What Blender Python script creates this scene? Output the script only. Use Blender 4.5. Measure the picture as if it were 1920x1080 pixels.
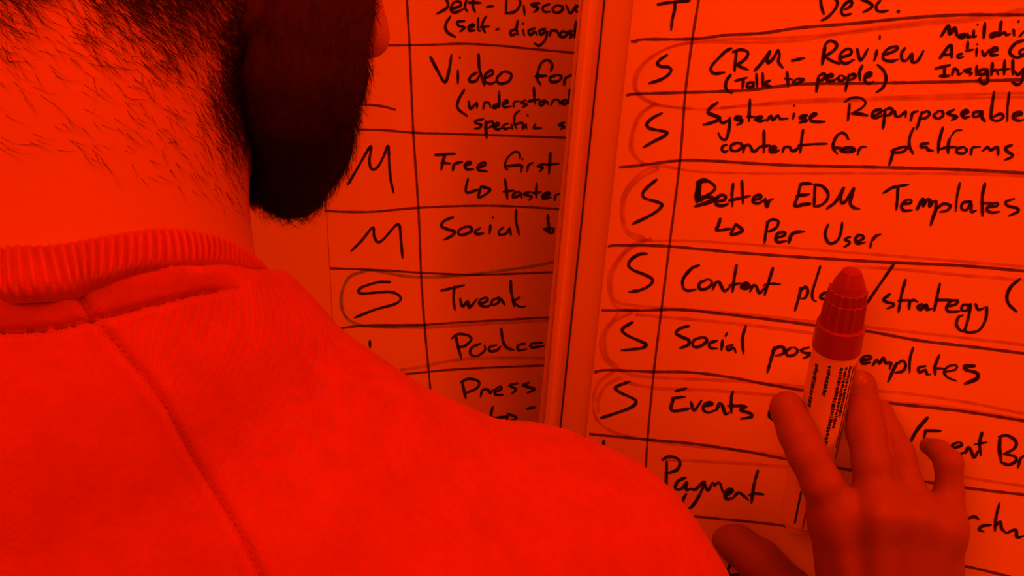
import bpy, math, random
import numpy as np
from mathutils import Vector
random.seed(7); rng = np.random.default_rng(7)
scn = bpy.context.scene
for o in list(bpy.data.objects): bpy.data.objects.remove(o)
C = scn.collection

# ------------------------------------------------------------------ camera
FPX = 2000.0
PITCH = math.radians(20)
CAM = np.array([0.0, 0.0, 1.62])
RIGHT = np.array([1.0, 0, 0])
FWD = np.array([0, math.cos(PITCH), -math.sin(PITCH)])
UP = np.array([0, math.sin(PITCH), math.cos(PITCH)])
cd = bpy.data.cameras.new('camera'); cam = bpy.data.objects.new('camera', cd); C.objects.link(cam)
cd.sensor_width = 36; cd.lens = FPX / 1920 * 36; cd.clip_start = 0.01; cd.clip_end = 50
cam.location = CAM; cam.rotation_euler = (math.radians(90) - PITCH, 0, 0)
scn.camera = cam

# ------------------------------------------------------------------ world, lights, exposure
RED = (1.0, 0.031, 0.0)                     # red cast of the whole view, put into the lamps' colour
w = bpy.data.worlds.new('world'); scn.world = w; w.use_nodes = True
w.node_tree.nodes['Background'].inputs[0].default_value = (1.0, 0.030, 0.0, 1)
w.node_tree.nodes['Background'].inputs[1].default_value = 0.27
def area(name, loc, target, size, power):
    l = bpy.data.lights.new(name, 'AREA'); l.shape = 'DISK'; l.size = size; l.energy = power; l.color = RED
    o = bpy.data.objects.new(name, l); C.objects.link(o); o.location = loc
    o.rotation_euler = (Vector(target) - Vector(loc)).to_track_quat('-Z', 'Y').to_euler()
    return o
area('ceiling_light_behind', (-0.47, -0.60, 2.22), (0, 0.42, 1.5), 0.8, 10.2)
area('fill_light_right', (1.25, -0.42, 2.10), (-.05, 0.5, 1.5), 0.5, 9.5)  # added fill from the right, brightens the left wall and its sheet
area('fill_light_over_board', (0.38, -0.12, 2.70), (0.05, 0.5, 1.5), 0.6, 13.5)  # added overhead fill, lifts the left wall and the board
scn.view_settings.view_transform = 'Standard'; scn.view_settings.look = 'None'
scn.view_settings.gamma = 1; scn.view_settings.use_curve_mapping = False
scn.view_settings.exposure = 0.0

# ------------------------------------------------------------------ helpers
def K(p):                                    # camera-frame metres (right, up, forward) -> world
    p = np.asarray(p, float)
    return CAM + p[..., 0:1]*RIGHT + p[..., 1:2]*UP + p[..., 2:3]*FWD
def toK(p):
    q = np.asarray(p, float) - CAM
    return np.stack([q @ RIGHT, q @ UP, q @ FWD], -1)
def R(x, y, z):                              # photograph ray at depth z, camera frame
    return np.array([(x-960)/FPX*z, (540-y)/FPX*z, z])
def ray(x, y): return RIGHT*(x-960)/FPX + UP*(540-y)/FPX + FWD

def mesh_obj(name, V, F, mat, parent=None, smooth=True, base=None):
    me = bpy.data.meshes.new(name)
    V = np.asarray(V, float)
    off = np.array(parent_world(parent)) if parent is not None else (np.array(base, float) if base is not None else np.zeros(3))
    V = V - off
    if isinstance(F, np.ndarray):
        n = F.shape[1]
        me.vertices.add(len(V)); me.vertices.foreach_set('co', V.astype(np.float32).ravel())
        me.loops.add(F.size); me.loops.foreach_set('vertex_index', F.astype(np.int32).ravel())
        me.polygons.add(len(F)); me.polygons.foreach_set('loop_start', np.arange(0, F.size, n, dtype=np.int32))
        me.update(calc_edges=True)
    else:
        me.from_pydata(V.tolist(), [], F)
    me.validate()
    me.polygons.foreach_set('use_smooth', [smooth]*len(me.polygons))
    if mat: me.materials.append(mat)
    o = bpy.data.objects.new(name, me); C.objects.link(o)
    if parent is not None: o.parent = parent
    elif base is not None: o.location = base
    return o
def parent_world(p):
    v = Vector((0, 0, 0))
    while p is not None:
        v += p.location; p = p.parent
    return v
def tag(o, label=None, cat=None, group=None, kind=None):
    if label: o['label'] = label
    if cat: o['category'] = cat
    if group: o['group'] = group
    if kind: o['kind'] = kind
    return o
def empty(name, loc):
    o = bpy.data.objects.new(name, None); C.objects.link(o); o.location = loc; o.empty_display_size = .05
    return o
class MB:
    def __init__(s): s.V = []; s.F = []
    def add(s, V, F):
        n = len(s.V); s.V += [tuple(v) for v in V]; s.F += [tuple(i+n for i in f) for f in F]
    def box(s, o, ax, ay, az):               # corner + three edge vectors
        o, ax, ay, az = map(np.asarray, (o, ax, ay, az))
        c = [o, o+ax, o+ax+ay, o+ay, o+az, o+ax+az, o+ax+ay+az, o+ay+az]
        s.add(c, [(0,3,2,1),(4,5,6,7),(0,1,5,4),(1,2,6,5),(2,3,7,6),(3,0,4,7)])
    def build(s, name, mat, parent=None, smooth=False, base=None): return mesh_obj(name, s.V, s.F, mat, parent, smooth, base)

# ------------------------------------------------------------------ materials
def material(name, col, rough=.6, spec=.3, noise=None, bump=None, sheen=0, sss=0, trans=None):
    m = bpy.data.materials.new(name); m.use_nodes = True; nt = m.node_tree; N = nt.nodes; L = nt.links
    b = N['Principled BSDF']; b.inputs['Base Color'].default_value = (*col, 1)
    b.inputs['Roughness'].default_value = rough; b.inputs['Specular IOR Level'].default_value = spec
    if sheen: b.inputs['Sheen Weight'].default_value = sheen; b.inputs['Sheen Roughness'].default_value = .4
    if sss: b.inputs['Subsurface Weight'].default_value = sss; b.inputs['Subsurface Scale'].default_value = .004; b.inputs['Subsurface Radius'].default_value = (1, .3, .2)
    tc = N.new('ShaderNodeTexCoord')
    if noise:
        sc, amt = noise
        n = N.new('ShaderNodeTexNoise'); n.inputs['Scale'].default_value = sc; n.inputs['Detail'].default_value = 5
        L.new(tc.outputs['Object'], n.inputs['Vector'])
        mx = N.new('ShaderNodeMix'); mx.data_type = 'RGBA'
        mx.inputs[6].default_value = (*[c*(1-amt) for c in col], 1); mx.inputs[7].default_value = (*[min(1, c*(1+amt)) for c in col], 1)
        L.new(n.outputs['Fac'], mx.inputs[0]); L.new(mx.outputs[2], b.inputs['Base Color'])
    if bump:
        sc, st, dist = bump
        n = N.new('ShaderNodeTexNoise'); n.inputs['Scale'].default_value = sc; n.inputs['Detail'].default_value = 4
        L.new(tc.outputs['Object'], n.inputs['Vector'])
        bp = N.new('ShaderNodeBump'); bp.inputs['Strength'].default_value = st; bp.inputs['Distance'].default_value = dist
        L.new(n.outputs['Fac'], bp.inputs['Height']); L.new(bp.outputs[0], b.inputs['Normal'])
    return m
def filter_ink(name, col):                    # felt-tip ink: light passes through it to the paper and back
    m = bpy.data.materials.new(name); m.use_nodes = True; nt = m.node_tree; N = nt.nodes; L = nt.links
    N.remove(N['Principled BSDF']); t = N.new('ShaderNodeBsdfTransparent')
    tc = N.new('ShaderNodeTexCoord'); n = N.new('ShaderNodeTexNoise'); n.inputs['Scale'].default_value = 120
    L.new(tc.outputs['Object'], n.inputs['Vector'])
    mx = N.new('ShaderNodeMix'); mx.data_type = 'RGBA'
    mx.inputs[6].default_value = (*[c*.75 for c in col], 1); mx.inputs[7].default_value = (*[min(1, c*1.25) for c in col], 1)
    L.new(n.outputs['Fac'], mx.inputs[0]); L.new(mx.outputs[2], t.inputs['Color'])
    L.new(t.outputs[0], N['Material Output'].inputs['Surface'])
    return m
M_wall = material('wall_paint', (.86, .86, .84), .7, .2, bump=(60, .1, .001))
M_floor = material('floor_carpet', (.25, .25, .26), .9, .1, noise=(40, .3))
M_paper = material('flipchart_paper', (.88, .88, .86), .75, .15, noise=(3, .015), bump=(9, .25, .002))
M_board = material('whiteboard_enamel', (.80, .80, .80), .45, .25)
M_alu = material('painted_frame', (.80, .80, .79), .45, .3)
M_gapshade = material('gap_shade', (.10, .09, .09), .5, .3)
M_ink = material('black_ink', (.075, .058, .05), .6, .1, noise=(70, .85))
M_line = filter_ink('line_ink', (.42, .38, .4))
M_line2 = filter_ink('faint_ink', (.84, .80, .8))
M_redink = filter_ink('red_ink', (.955, .76, .6))
M_greenink = filter_ink('green_ink', (.60, .85, .6))
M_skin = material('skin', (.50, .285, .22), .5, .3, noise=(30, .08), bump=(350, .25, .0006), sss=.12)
def hand_shade(m):                                # shade painted into the skin colour, darker towards the raised hand
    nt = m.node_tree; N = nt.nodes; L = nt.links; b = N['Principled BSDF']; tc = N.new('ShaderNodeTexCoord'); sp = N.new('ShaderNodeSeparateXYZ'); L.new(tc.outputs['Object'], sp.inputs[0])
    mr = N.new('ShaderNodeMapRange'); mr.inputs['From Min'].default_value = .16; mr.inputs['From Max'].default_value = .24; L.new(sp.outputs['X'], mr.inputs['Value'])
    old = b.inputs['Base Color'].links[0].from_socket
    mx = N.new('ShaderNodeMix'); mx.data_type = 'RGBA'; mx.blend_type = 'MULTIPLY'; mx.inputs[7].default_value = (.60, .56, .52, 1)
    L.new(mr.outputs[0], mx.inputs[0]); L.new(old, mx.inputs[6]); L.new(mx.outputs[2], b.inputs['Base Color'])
hand_shade(M_skin)
M_hair = material('dark_hair', (.018, .012, .010), .5, .25)
M_beard = material('black_beard', (.012, .009, .008), .7, .1)
def cheek_fade(m):                            # the beard is dense black at the chin, thinner and browner on the cheek
    nt = m.node_tree; N = nt.nodes; L = nt.links; tc = N.new('ShaderNodeTexCoord'); sp = N.new('ShaderNodeSeparateXYZ'); L.new(tc.outputs['Object'], sp.inputs[0])
    ns = N.new('ShaderNodeTexNoise'); ns.inputs['Scale'].default_value = 60; L.new(tc.outputs['Object'], ns.inputs['Vector'])
    ml = N.new('ShaderNodeMath'); ml.operation = 'MULTIPLY_ADD'; ml.inputs[1].default_value = .02; L.new(ns.outputs['Fac'], ml.inputs[0]); L.new(sp.outputs['Z'], ml.inputs[2])
    mr = N.new('ShaderNodeMapRange'); mr.inputs['From Min'].default_value = 1.560; mr.inputs['From Max'].default_value = 1.615; L.new(ml.outputs[0], mr.inputs['Value'])
    mx = N.new('ShaderNodeMix'); mx.data_type = 'RGBA'; mx.inputs[6].default_value = (.012, .009, .008, 1); mx.inputs[7].default_value = (.085, .045, .03, 1)
    L.new(mr.outputs[0], mx.inputs[0]); L.new(mx.outputs[2], N['Principled BSDF'].inputs['Base Color'])
cheek_fade(M_beard)
# ------------------------------------------------------------------ room shell
def plane_frame(px, py, depth, yaw):
    """vertical plane through the point seen at (px,py) at that depth; yaw>0 brings its right side nearer"""
    p = CAM + ray(px, py)*depth
    u = np.array([math.cos(yaw), -math.sin(yaw), 0.0]); n = np.array([-math.sin(yaw), -math.cos(yaw), 0.0])
    return p, u, n
class Plane:
    def __init__(s, px, py, depth, yaw): s.p, s.u, s.n = plane_frame(px, py, depth, yaw)
    def hit(s, x, y, off=0.0):
        d = ray(x, y); t = ((s.p + s.n*off - CAM) @ s.n)/(d @ s.n); return CAM + d*t
    def at(s, x, y, off=0.0):                # point above photograph pixel, in plane coordinates (u, z)
        h = s.hit(x, y, off) - s.p; return np.array([h @ s.u, h[2]])
    def w(s, u, z, off=0.0): return s.p + s.u*u + np.array([0, 0, 1.0])*z + s.n*off
LW = Plane(800, 500, 0.605, math.radians(-13))     # left wall
RB = Plane(1500, 700, 0.53, math.radians(19))      # face of the board on the right
Zv = np.array([0, 0, 1.0])
# left wall, right wall (the board hangs on it), floor, ceiling
corner_u = LW.at(1150, 500)[0]
wl = MB(); a = LW.w(corner_u+.02, -(LW.p[2]), 0); wl.box(a, -LW.u*2.2, Zv*2.9, -LW.n*.08)
wl.build('wall_left', M_wall); tag(bpy.data.objects['wall_left'], kind='structure')
RW_OFF = -0.05
c0 = LW.w(corner_u+.02, -(LW.p[2]), 0)
wr = MB(); wr.box(c0, RB.u*2.4, Zv*2.9, -RB.n*.08)
tag(wr.build('wall_right', M_wall), kind='structure')
fl = MB(); fl.box((-2.6, -2.4, -.05), (5.2, 0, 0), (0, 4, 0), (0, 0, .05)); tag(fl.build('floor', M_floor), kind='structure')

# ------------------------------------------------------------------ the whiteboard with its moulded frame
wb = empty('whiteboard', RB.p - Zv*(RB.p[2]-.7))
tag(wb, 'white writing board with ridged pale edge moulding, carrying the red-ringed sheet', 'whiteboard')
def strip_px(pl, pts_l, pts_r, off0, off1, name, mat, parent):
    """bar between two nearly vertical lines of the plane, off0 (back) to off1 (face)"""
    (xl0, yl0), (xl1, yl1) = pts_l; (xr0, yr0), (xr1, yr1) = pts_r
    A, B = pl.at(xl0, yl0, off1), pl.at(xl1, yl1, off1); Cc, D = pl.at(xr0, yr0, off1), pl.at(xr1, yr1, off1)
    def ext(P, Q, z): t = (z-P[1])/(Q[1]-P[1]); return P + (Q-P)*t
    z1 = .42; z0 = -.75
    q = [ext(A, B, z0), ext(Cc, D, z0), ext(Cc, D, z1), ext(A, B, z1)]
    V = [pl.w(u, z, off0) for u, z in q] + [pl.w(u, z, off1) for u, z in q]
    m = MB(); m.add(V, [(0,3,2,1),(4,5,6,7),(0,1,5,4),(1,2,6,5),(2,3,7,6),(3,0,4,7)])
    o = m.build(name, mat, parent)
    bv = o.modifiers.new('bevel', 'BEVEL'); bv.width = .0012; bv.segments = 3; bv.limit_method = 'ANGLE'
    return o
# photograph lines (x at y=0, x at y=900)
def ln(x0, x1): return ((x0, 0), (x1, 900))
strip_px(RB, ln(1134, 1041), ln(2300, 2300), -.022, -.001, 'writing_panel', M_board, wb)
strip_px(RB, ln(1131, 1038), ln(1134.6, 1041.6), -.022, -.0045, 'painted_gap_shade', M_gapshade, wb)  # dark strip: the shade of the narrow gap put into its colour
strip_px(RB, ln(1121, 1031), ln(1131.8, 1038.8), -.022, -.0040, 'frame_rail', M_alu, wb)
strip_px(RB, ln(1109, 1022), ln(1121.5, 1031.5), -.022, -.0032, 'frame_rail', M_alu, wb)
strip_px(RB, ln(1091, 1009), ln(1109.5, 1022.5), -.022, -.0012, 'frame_rail', M_alu, wb)
strip_px(RB, ln(1086, 1000), ln(1091.5, 1009.5), -.022, -.0050, 'frame_rail', M_alu, wb)

# ------------------------------------------------------------------ paper sheets
def sheet(pl, corners, off, back, name, label):
    """paper sheet with corners given as photograph points, lying on its backing"""
    q = [pl.at(x, y, off) for x, y in corners]      # tl, tr, br, bl
    nu, nv = 24, 30; V = []; F = []
    for s_ in (0, 1):
        for j in range(nv+1):
            for i in range(nu+1):
                a = i/nu; b = j/nv
                p = (1-b)*((1-a)*q[0]+a*q[1]) + b*((1-a)*q[3]+a*q[2])
                V.append(pl.w(p[0], p[1], off - back*s_))
    W = nu+1; T = W*(nv+1)
    for j in range(nv):
        for i in range(nu):
            k = j*W+i; F.append((k, k+W, k+W+1, k+1)); F.append((T+k, T+k+1, T+k+W+1, T+k+W))
    rim = [i for i in range(W)] + [j*W+nu for j in range(1, nv+1)] + [nv*W+i for i in range(nu-1, -1, -1)] + [j*W for j in range(nv-1, 0, -1)]
    for k in range(len(rim)):
        a, b = rim[k], rim[(k+1) % len(rim)]; F.append((a, b, T+b, T+a))
    o = mesh_obj(name, V, F, M_paper, None, True, base=pl.w(*q[3], 0))
    for p in o.data.polygons: p.use_smooth = False
    return tag(o, label, 'paper')
s_left = sheet(LW, [(569, -420), (1200, -420), (1200, 1300), (662, 1300)], .0006, .0006, 'flipchart_sheet',
               'white handwritten sheet on the left wall, partly behind the bearded man')
s_right = sheet(RB, [(1225, -340), (2250, -420), (2250, 1420), (1046, 1300)], .0008, .00175, 'flipchart_sheet',
                'white paper sheet on the board at right, rows ringed in red, under the hand')

# ------------------------------------------------------------------ ink
def catmull(P, step=3.0):
    P = [np.array(p, float) for p in P]
    if len(P) < 3:
        n = max(2, int(np.linalg.norm(P[1]-P[0])/step)) if len(P) == 2 else 1
        return [P[0] + (P[-1]-P[0])*i/n for i in range(n+1)]
    Q = [2*P[0]-P[1]] + P + [2*P[-1]-P[-2]]; out = []
    for i in range(1, len(Q)-2):
        p0, p1, p2, p3 = Q[i-1:i+3]; n = max(2, int(np.linalg.norm(p2-p1)/step))
        for k in range(n):
            t = k/n
            out.append(.5*((2*p1)+(p2-p0)*t+(2*p0-5*p1+4*p2-p3)*t*t+(3*p1-p0-3*p2+p3)*t**3))
    out.append(P[-1]); return out
def parse(txt, ox, oy, s):
    res = []
    for st in txt.replace('\n', ' ').split(';'):
        st = st.strip()
        if not st: continue
        wd = 1.0
        if st[0] == '*':
            wtxt, st = st.split(' ', 1); wd = float(wtxt[1:])
        pts = [tuple(float(v) for v in p.split(',')) for p in st.split()]
        if len(pts) == 1: pts = [pts[0], (pts[0][0]+3, pts[0][1]+6)]
        res.append((wd, [(ox+x/s, oy+y/s) for x, y in pts]))
    return res
def ribbons(strokes, pl, off, width_px, name, mat, parent, discs=True, taper=True):
    mb = MB(); sc = 0.0
    for wd, P in strokes:
        pts = catmull(P)
        if len(pts) < 2: continue
        Q = np.array([pl.at(p[0], p[1], off) for p in pts])
        unit = np.linalg.norm(pl.at(P[0][0]+1, P[0][1], off) - pl.at(P[0][0], P[0][1], off))
        ph = random.uniform(0, 6); n = len(Q)
        d = np.gradient(Q, axis=0); d /= (np.linalg.norm(d, axis=1, keepdims=True)+1e-9)
        nn = np.stack([-d[:, 1], d[:, 0]], 1)
        t = np.arange(n)
        W = width_px*.5*unit*wd*(1 + .10*np.sin(t*.35+ph) + .05*np.sin(t*1.1+ph))
        if taper:
            W = W*np.clip(.72 + t/5, 0, 1)*np.clip(.6 + (n-1-t)/6, 0, 1)
        V = []; F = []
        for i in range(n):
            V.append(pl.w(*(Q[i]+nn[i]*W[i]), off)); V.append(pl.w(*(Q[i]-nn[i]*W[i]), off))
        for i in range(n-1): F.append((2*i, 2*i+1, 2*i+3, 2*i+2))
        mb.add(V, F)
        if discs:
            for i in range(n):
                c = [pl.w(Q[i][0]+W[i]*math.cos(a), Q[i][1]+W[i]*math.sin(a), off) for a in np.linspace(0, 2*math.pi, 11)[:-1]]
                mb.add(c, [tuple(range(10))])
    if not mb.V: return None
    return mb.build(name, mat, parent)
def word(sheet_, pl, block, txt, wpx=5.9, lab=None, name='handwritten_word', off=None, mat=None):
    o = ribbons(parse(txt, *block), pl, (.00098 if pl is RB else .00078) if off is None else off, wpx, name, mat or M_ink, sheet_)
    if lab: o['label'] = lab
    return o
A = (1100, 0, 4.5714); B = (1500, 0, 4.5714); Cb = (1100, 200, 4.5714); D = (1500, 200, 4.5714)
E = (1100, 430, 4.5714); Fb = (1500, 430, 4.5714); G = (1100, 650, 4.5714); H = (1500, 650, 4.5714)
Kb = (1240, 840, 4.5); Lb = (1500, 840, 4.5); Mb = (600, 0, 3.692); Nb = (600, 280, 3.692); Ob = (600, 540, 3.692); PX = (0, 0, 1)
right_words = [
 (A, '610,38 700,22 800,12 885,6; 755,15 755,80 735,160 724,255'),
 (A, '690,470 630,510 605,545 640,570 700,575 725,600 700,640 640,680 535,715'),
 (A, '1240,415 1190,440 1120,510 1075,560 1065,600 1095,630 1185,620; 1285,440 1275,520 1268,610; 1255,445 1320,425 1380,445 1372,490 1330,530 1295,555 1330,578 1385,597; 1440,605 1500,540 1570,440 1548,505 1555,540 1600,500 1640,430 1652,470 1645,530 1680,580'),
 (A, '*1.1 1760,520 1865,497'),
 (A, '1235,640 1200,690 1190,740 1210,780 1245,798; 1275,692 1330,678 1375,665; 1345,680 1335,755; 1420,705 1385,712 1375,740 1400,750 1425,735 1430,705 1432,750; 1455,635 1462,750; 1508,625 1510,740; 1570,690 1515,722 1585,740'),
 (A, '1718,618 1722,685 1730,742; 1700,672 1760,680; 1790,682 1770,705 1800,715 1850,690 1855,678 1810,676 1790,690'),
 (Cb, '*1.15 1122,-35 1065,5 1040,50 1085,72 1140,95 1110,122 1060,140 1000,155; 1135,95 1150,132 1180,138 1222,105; 1228,95 1222,180 1205,260 1180,285 1145,262 1130,225; *1.2 1322,85 1285,90 1280,108 1328,115 1320,140 1290,155; 1400,-65 1395,30 1390,125; 1380,85 1440,88; 1440,112 1490,100 1500,85 1465,90 1455,115 1490,125 1540,110; 1545,120 1580,80 1595,115 1640,75 1660,105 1725,100; 1778,60 1768,105; 1778,-12; *1.2 1885,75 1840,85 1835,100 1885,118 1825,137'),
 (D, '90,98 140,65 120,55 88,88 100,122 160,130 215,127'),
 (Cb, '1200,325 1165,340 1160,370 1185,390 1208,375; 1290,310 1240,330 1240,372 1290,378 1335,342 1320,315 1280,312; 1342,390 1355,340 1385,325 1410,350 1420,380 1450,378 1480,345; 1520,205 1520,300 1518,395; 1480,345 1570,332; 1570,375 1620,360 1610,340 1575,350 1570,385 1610,392 1650,372; 1680,390 1695,350 1740,345 1755,375 1790,375 1820,340; 1855,200 1840,300 1830,395; *.8 1815,332 1920,322 2060,317'),
 (D, '415,280 390,235 350,225 310,260 285,320 288,362 320,405; *1.3 300,352 350,352; *1.3 430,350 380,357 352,372 390,388 455,380 462,362 420,346; 495,412 505,370 530,345 565,343'),
 (D, '*1.1 800,365 788,430 765,500; 785,382 830,360 900,342 915,355 880,388 800,395; 975,180 942,260 938,340 970,402; *1.1 1100,315 1040,322 1042,350 1078,345 1102,372 1140,375; 1225,175 1192,300 1185,400; 1188,368 1250,350 1340,345; *.7 1385,200 1330,210 1285,270; 1285,270 1270,330 1270,400; 1400,345 1350,360 1345,390 1400,402 1430,372 1400,342; 1465,410 1480,352 1545,345; 1565,380 1610,345 1635,375 1690,345 1700,415; *1.1 1815,330 1765,350 1772,380 1825,415 1800,440 1755,455'),
 (D, '425,-25 418,50 410,120; *.8 385,-42 440,-75 520,-75 562,-35 530,10 445,58; *1.3 445,58 510,62 575,75; 620,85 690,50 690,25 640,35 615,75 650,97 710,72; *1.1 730,30 722,100 712,187; 715,35 770,12 795,30 770,68 725,80; 815,40 820,80 860,80 905,40 905,88; *1.1 950,120 965,55 1010,40; *1.1 1045,45 1020,130 1000,190; 1040,60 1090,38 1112,62 1080,95 1030,102; 1180,45 1145,75 1180,102 1225,80 1220,40 1180,35; *1.1 1322,25 1265,55 1300,72 1342,88 1300,115; *1.1 1390,70 1440,45 1420,30 1385,60 1410,95 1452,85; *1.1 1550,40 1490,50 1490,85 1530,80 1560,45 1560,90 1585,125; 1665,-130 1645,0 1640,100 1700,120 1745,85 1720,60 1650,90; *.8 1795,-125 1780,0 1778,125; 1830,85 1900,65 1890,45 1835,60 1830,100 1880,120 1925,108'),
 (Cb, '645,55 560,100 515,150 540,185 630,205 690,220 660,255 580,295 485,350'),
 (Cb, '600,625 520,690 480,745 500,785 600,815 645,840 610,890 520,945 395,1005'),
 (Cb, '*1.9 965,640 955,730 945,815; *1.6 950,655 1000,632 1050,640; 1050,640 1100,685 1080,730 1000,775; *1.3 960,800 1000,775 1060,778 1095,792 1050,818 930,855; *1.6 960,800 1000,790; *1.1 1110,812 1180,800 1190,765 1150,758 1112,790 1110,835 1160,850 1215,832; 1255,660 1245,760 1250,855; 1330,635 1335,730 1340,832; 1220,805 1290,790 1400,765; 1420,802 1490,785 1490,757 1440,770 1425,815 1470,830 1520,800; *1.1 1530,790 1545,858 1562,810 1598,790'),
 (Cb, '1920,660 1840,665 1812,760 1785,850 1860,842 1920,838; 1800,765 1860,760 1905,752'),
 (D, '0,662 95,662; -5,757 80,750; 0,838 90,828; 130,665 125,760 120,855; 115,665 190,680 240,740 230,800 180,845 120,857; 230,875 310,810 375,695 350,770 360,827 400,800 460,700 440,780 430,830 460,865 510,875'),
 (D, '715,740 790,695 860,678 930,668; 840,680 835,780 825,885; 880,837 950,825 945,797 905,805 870,850 890,890 960,887; *1.15 1005,880 1040,805 1060,792 1058,850 1080,805 1112,800 1112,855 1140,815 1165,805; *1.1 1168,805 1165,880 1140,950 1120,1018; 1180,872 1230,832 1290,850 1260,890 1200,902; *.85 1370,655 1345,780 1335,895; 1470,815 1400,822 1385,875 1430,885 1465,828 1470,900 1510,890; *1.1 1585,660 1562,780 1565,935; 1555,830 1640,825; 1610,865 1690,850 1690,825 1630,842 1600,880 1640,907 1712,900; 1835,790 1765,815 1780,850 1860,870 1868,900 1790,935'),
 (E, '*1.1 1145,-90 1128,-30 1115,8 1235,-5; *1.1 1278,-45 1335,10 1240,45 1278,-45'),
 (E, '1552,-60 1535,30 1525,115; 1545,-58 1590,-85 1642,-70 1630,-20 1580,12 1545,20; 1620,78 1700,48 1690,22 1640,35 1620,80 1640,110 1712,100; *1.1 1735,115 1750,55 1790,25 1865,18'),
 (Fb, '240,-41 215,40 240,110 280,120 325,90 350,30 362,-58; 430,65 385,85 425,108 415,130 380,150; 475,107 540,82 540,57 500,50 475,85 490,122 560,110; *1.2 602,155 612,105; 615,100 650,58 690,42'),
 (E, '515,208 450,215 380,260 360,310 400,350 500,390 565,430 540,480 460,520 365,538'),
 (E, '965,308 900,335 830,420 825,490 860,525 935,515; 1030,430 970,460 965,505 1010,515 1065,480 1070,440 1035,425; 1080,515 1105,460 1135,450 1160,500 1180,530 1225,500; 1285,305 1265,420 1250,535; 1225,482 1320,460; 1325,490 1385,478 1375,460 1335,470 1325,500 1370,510 1410,482; 1400,532 1430,480 1455,490 1480,545 1530,500; 1597,330 1560,450 1525,565; *.8 1520,480 1580,465 1660,470'),
 (E, '1835,500 1825,560 1785,698; 1835,520 1880,493 1895,540 1870,590 1835,592; *.85 2003,315 1970,420 1935,540 1938,600 1968,618; *1.1 2068,540 2020,555 2005,585 2040,597 2075,560 2093,543 2085,590 2100,600'),
 (Fb, '*.95 805,298 720,420 620,565 530,700'),
 (Fb, '*1.1 770,555 718,600 740,622 800,637 795,660 750,678; 905,432 870,560 845,708; 845,612 950,606; 935,682 942,622 980,606 1010,625; *1.3 1045,640 1012,662 1032,688 1080,650 1090,688 1130,680; 1200,462 1175,580 1150,700; 1172,606 1260,606 1352,610; 1270,660 1340,640 1350,608 1290,620 1255,670 1280,706 1370,702; 1460,650 1400,647 1385,690 1430,695 1460,642 1445,750 1410,862 1370,862 1340,812 1360,752 1400,735; 1505,640 1530,690 1590,667; 1602,665 1592,770 1540,860 1460,885 1390,867'),
 (Fb, '*1.15 1885,425 1810,490 1775,570 1790,640 1855,705'),
 (E, '395,795 320,840 305,870 350,910 450,955 510,985 480,1015 390,1028 300,1037'),
 (E, '*1.1 875,830 800,850 765,890 810,920 875,950 870,990 800,1018; 985,925 920,950 910,1000 960,1006 1025,967 1022,932 970,925; 1115,955 1055,975 1060,1015 1120,1022; 1165,950 1155,1035; 1203,890 1190,915; 1250,990 1202,1010 1215,1037 1260,1015 1278,1055; 1365,825 1335,940 1345,1067'),
 (G, '*1.1 1610,5 1580,110 1548,222; 1590,42 1640,3 1690,8 1682,60 1620,78; 1760,5 1710,40 1722,77 1780,70 1810,32 1775,3; 1905,5 1838,30 1862,52 1925,62 1860,100'),
 (H, '*1.1 525,120 600,105 600,82 560,80 525,110 540,145 600,135; *1.1 625,160 660,112 680,145 715,97 735,140 778,140 768,190; *1.1 830,140 800,200 755,302; 830,150 880,120 907,160 880,210 820,222; *.85 970,5 942,110 940,225; 1080,165 1015,182 1025,220 1075,200 1088,237 1120,235; *1.1 1195,70 1157,170 1160,245; *.85 1150,185 1240,187; *.85 1245,217 1335,195 1340,160 1270,170 1235,220 1270,265 1345,295; *1.4 1495,165 1415,167 1430,200 1515,225 1518,272 1415,318'),
 (G, '370,298 270,335 245,360 290,395 390,440 425,470 390,515 280,560 120,612'),
 (G, '*1.1 762,382 855,357; 728,442 840,430; *1.1 742,440 730,547 880,530; 895,475 920,547 985,460; 1000,512 1075,495 1060,477 1010,495 1000,540 1040,565 1095,547; *1.1 1110,547 1140,487 1165,510 1190,580 1220,562; 1255,380 1240,440 1240,570; 1210,508 1360,507; *1.1 1370,515 1320,545 1400,570 1415,600 1320,620'),
 (G, '*.9 1640,480 1575,540 1565,600 1600,632'),
 (G, '148,805 135,900 125,975'),
 (Kb, '45,115 42,250 35,390; 10,100 60,72 130,85 158,130 130,185 60,210 30,212; 205,250 140,280 118,340 165,347 215,290 205,350 250,347; 250,342 285,350 365,285 320,400 250,502 200,500 183,440 212,385; 365,300 390,358 432,295 445,300; *.8 445,320 490,292 520,372 545,375; *1.2 545,405 600,362 580,345 540,385 550,430 610,420; 610,415 650,377 690,400 735,440; 815,190 782,310 760,465; 740,400 790,385 862,392'),
 (H, '*1.2 1095,605 1000,720 940,828'),
 (H, '*1.1 1070,720 1205,722; 1078,715 1060,790; 1062,790 1120,790'),
 (H, '*1.1 1305,872 1385,847 1370,820 1310,840 1310,890 1350,927 1410,905; *1.1 1420,910 1445,862 1470,900 1492,952 1530,890; *1.1 1560,735 1540,830 1550,932; 1500,837 1600,820'),
 (H, '*1.2 1715,775 1710,880 1725,985; *1.1 1705,770 1780,762 1850,810 1840,870 1750,920; *1.1 1750,920 1840,940 1852,980 1790,1012 1720,990; *1.1 1870,1037 1890,962 1930,930'),
 (Lb, '*1.1 1398,655 1405,607 1470,578 1508,602; *1.1 1610,650 1540,658 1512,690 1552,707; 1685,465 1655,580 1645,700; 1650,660 1690,622 1702,680 1740,720; *1.1 1745,718 1820,690 1832,752 1890,740'),
 (Kb, '378,795 368,872'),
 (Kb, '*1.1 640,960 585,985 562,1035 590,1075 690,1060; 660,980 690,1030'),
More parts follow.
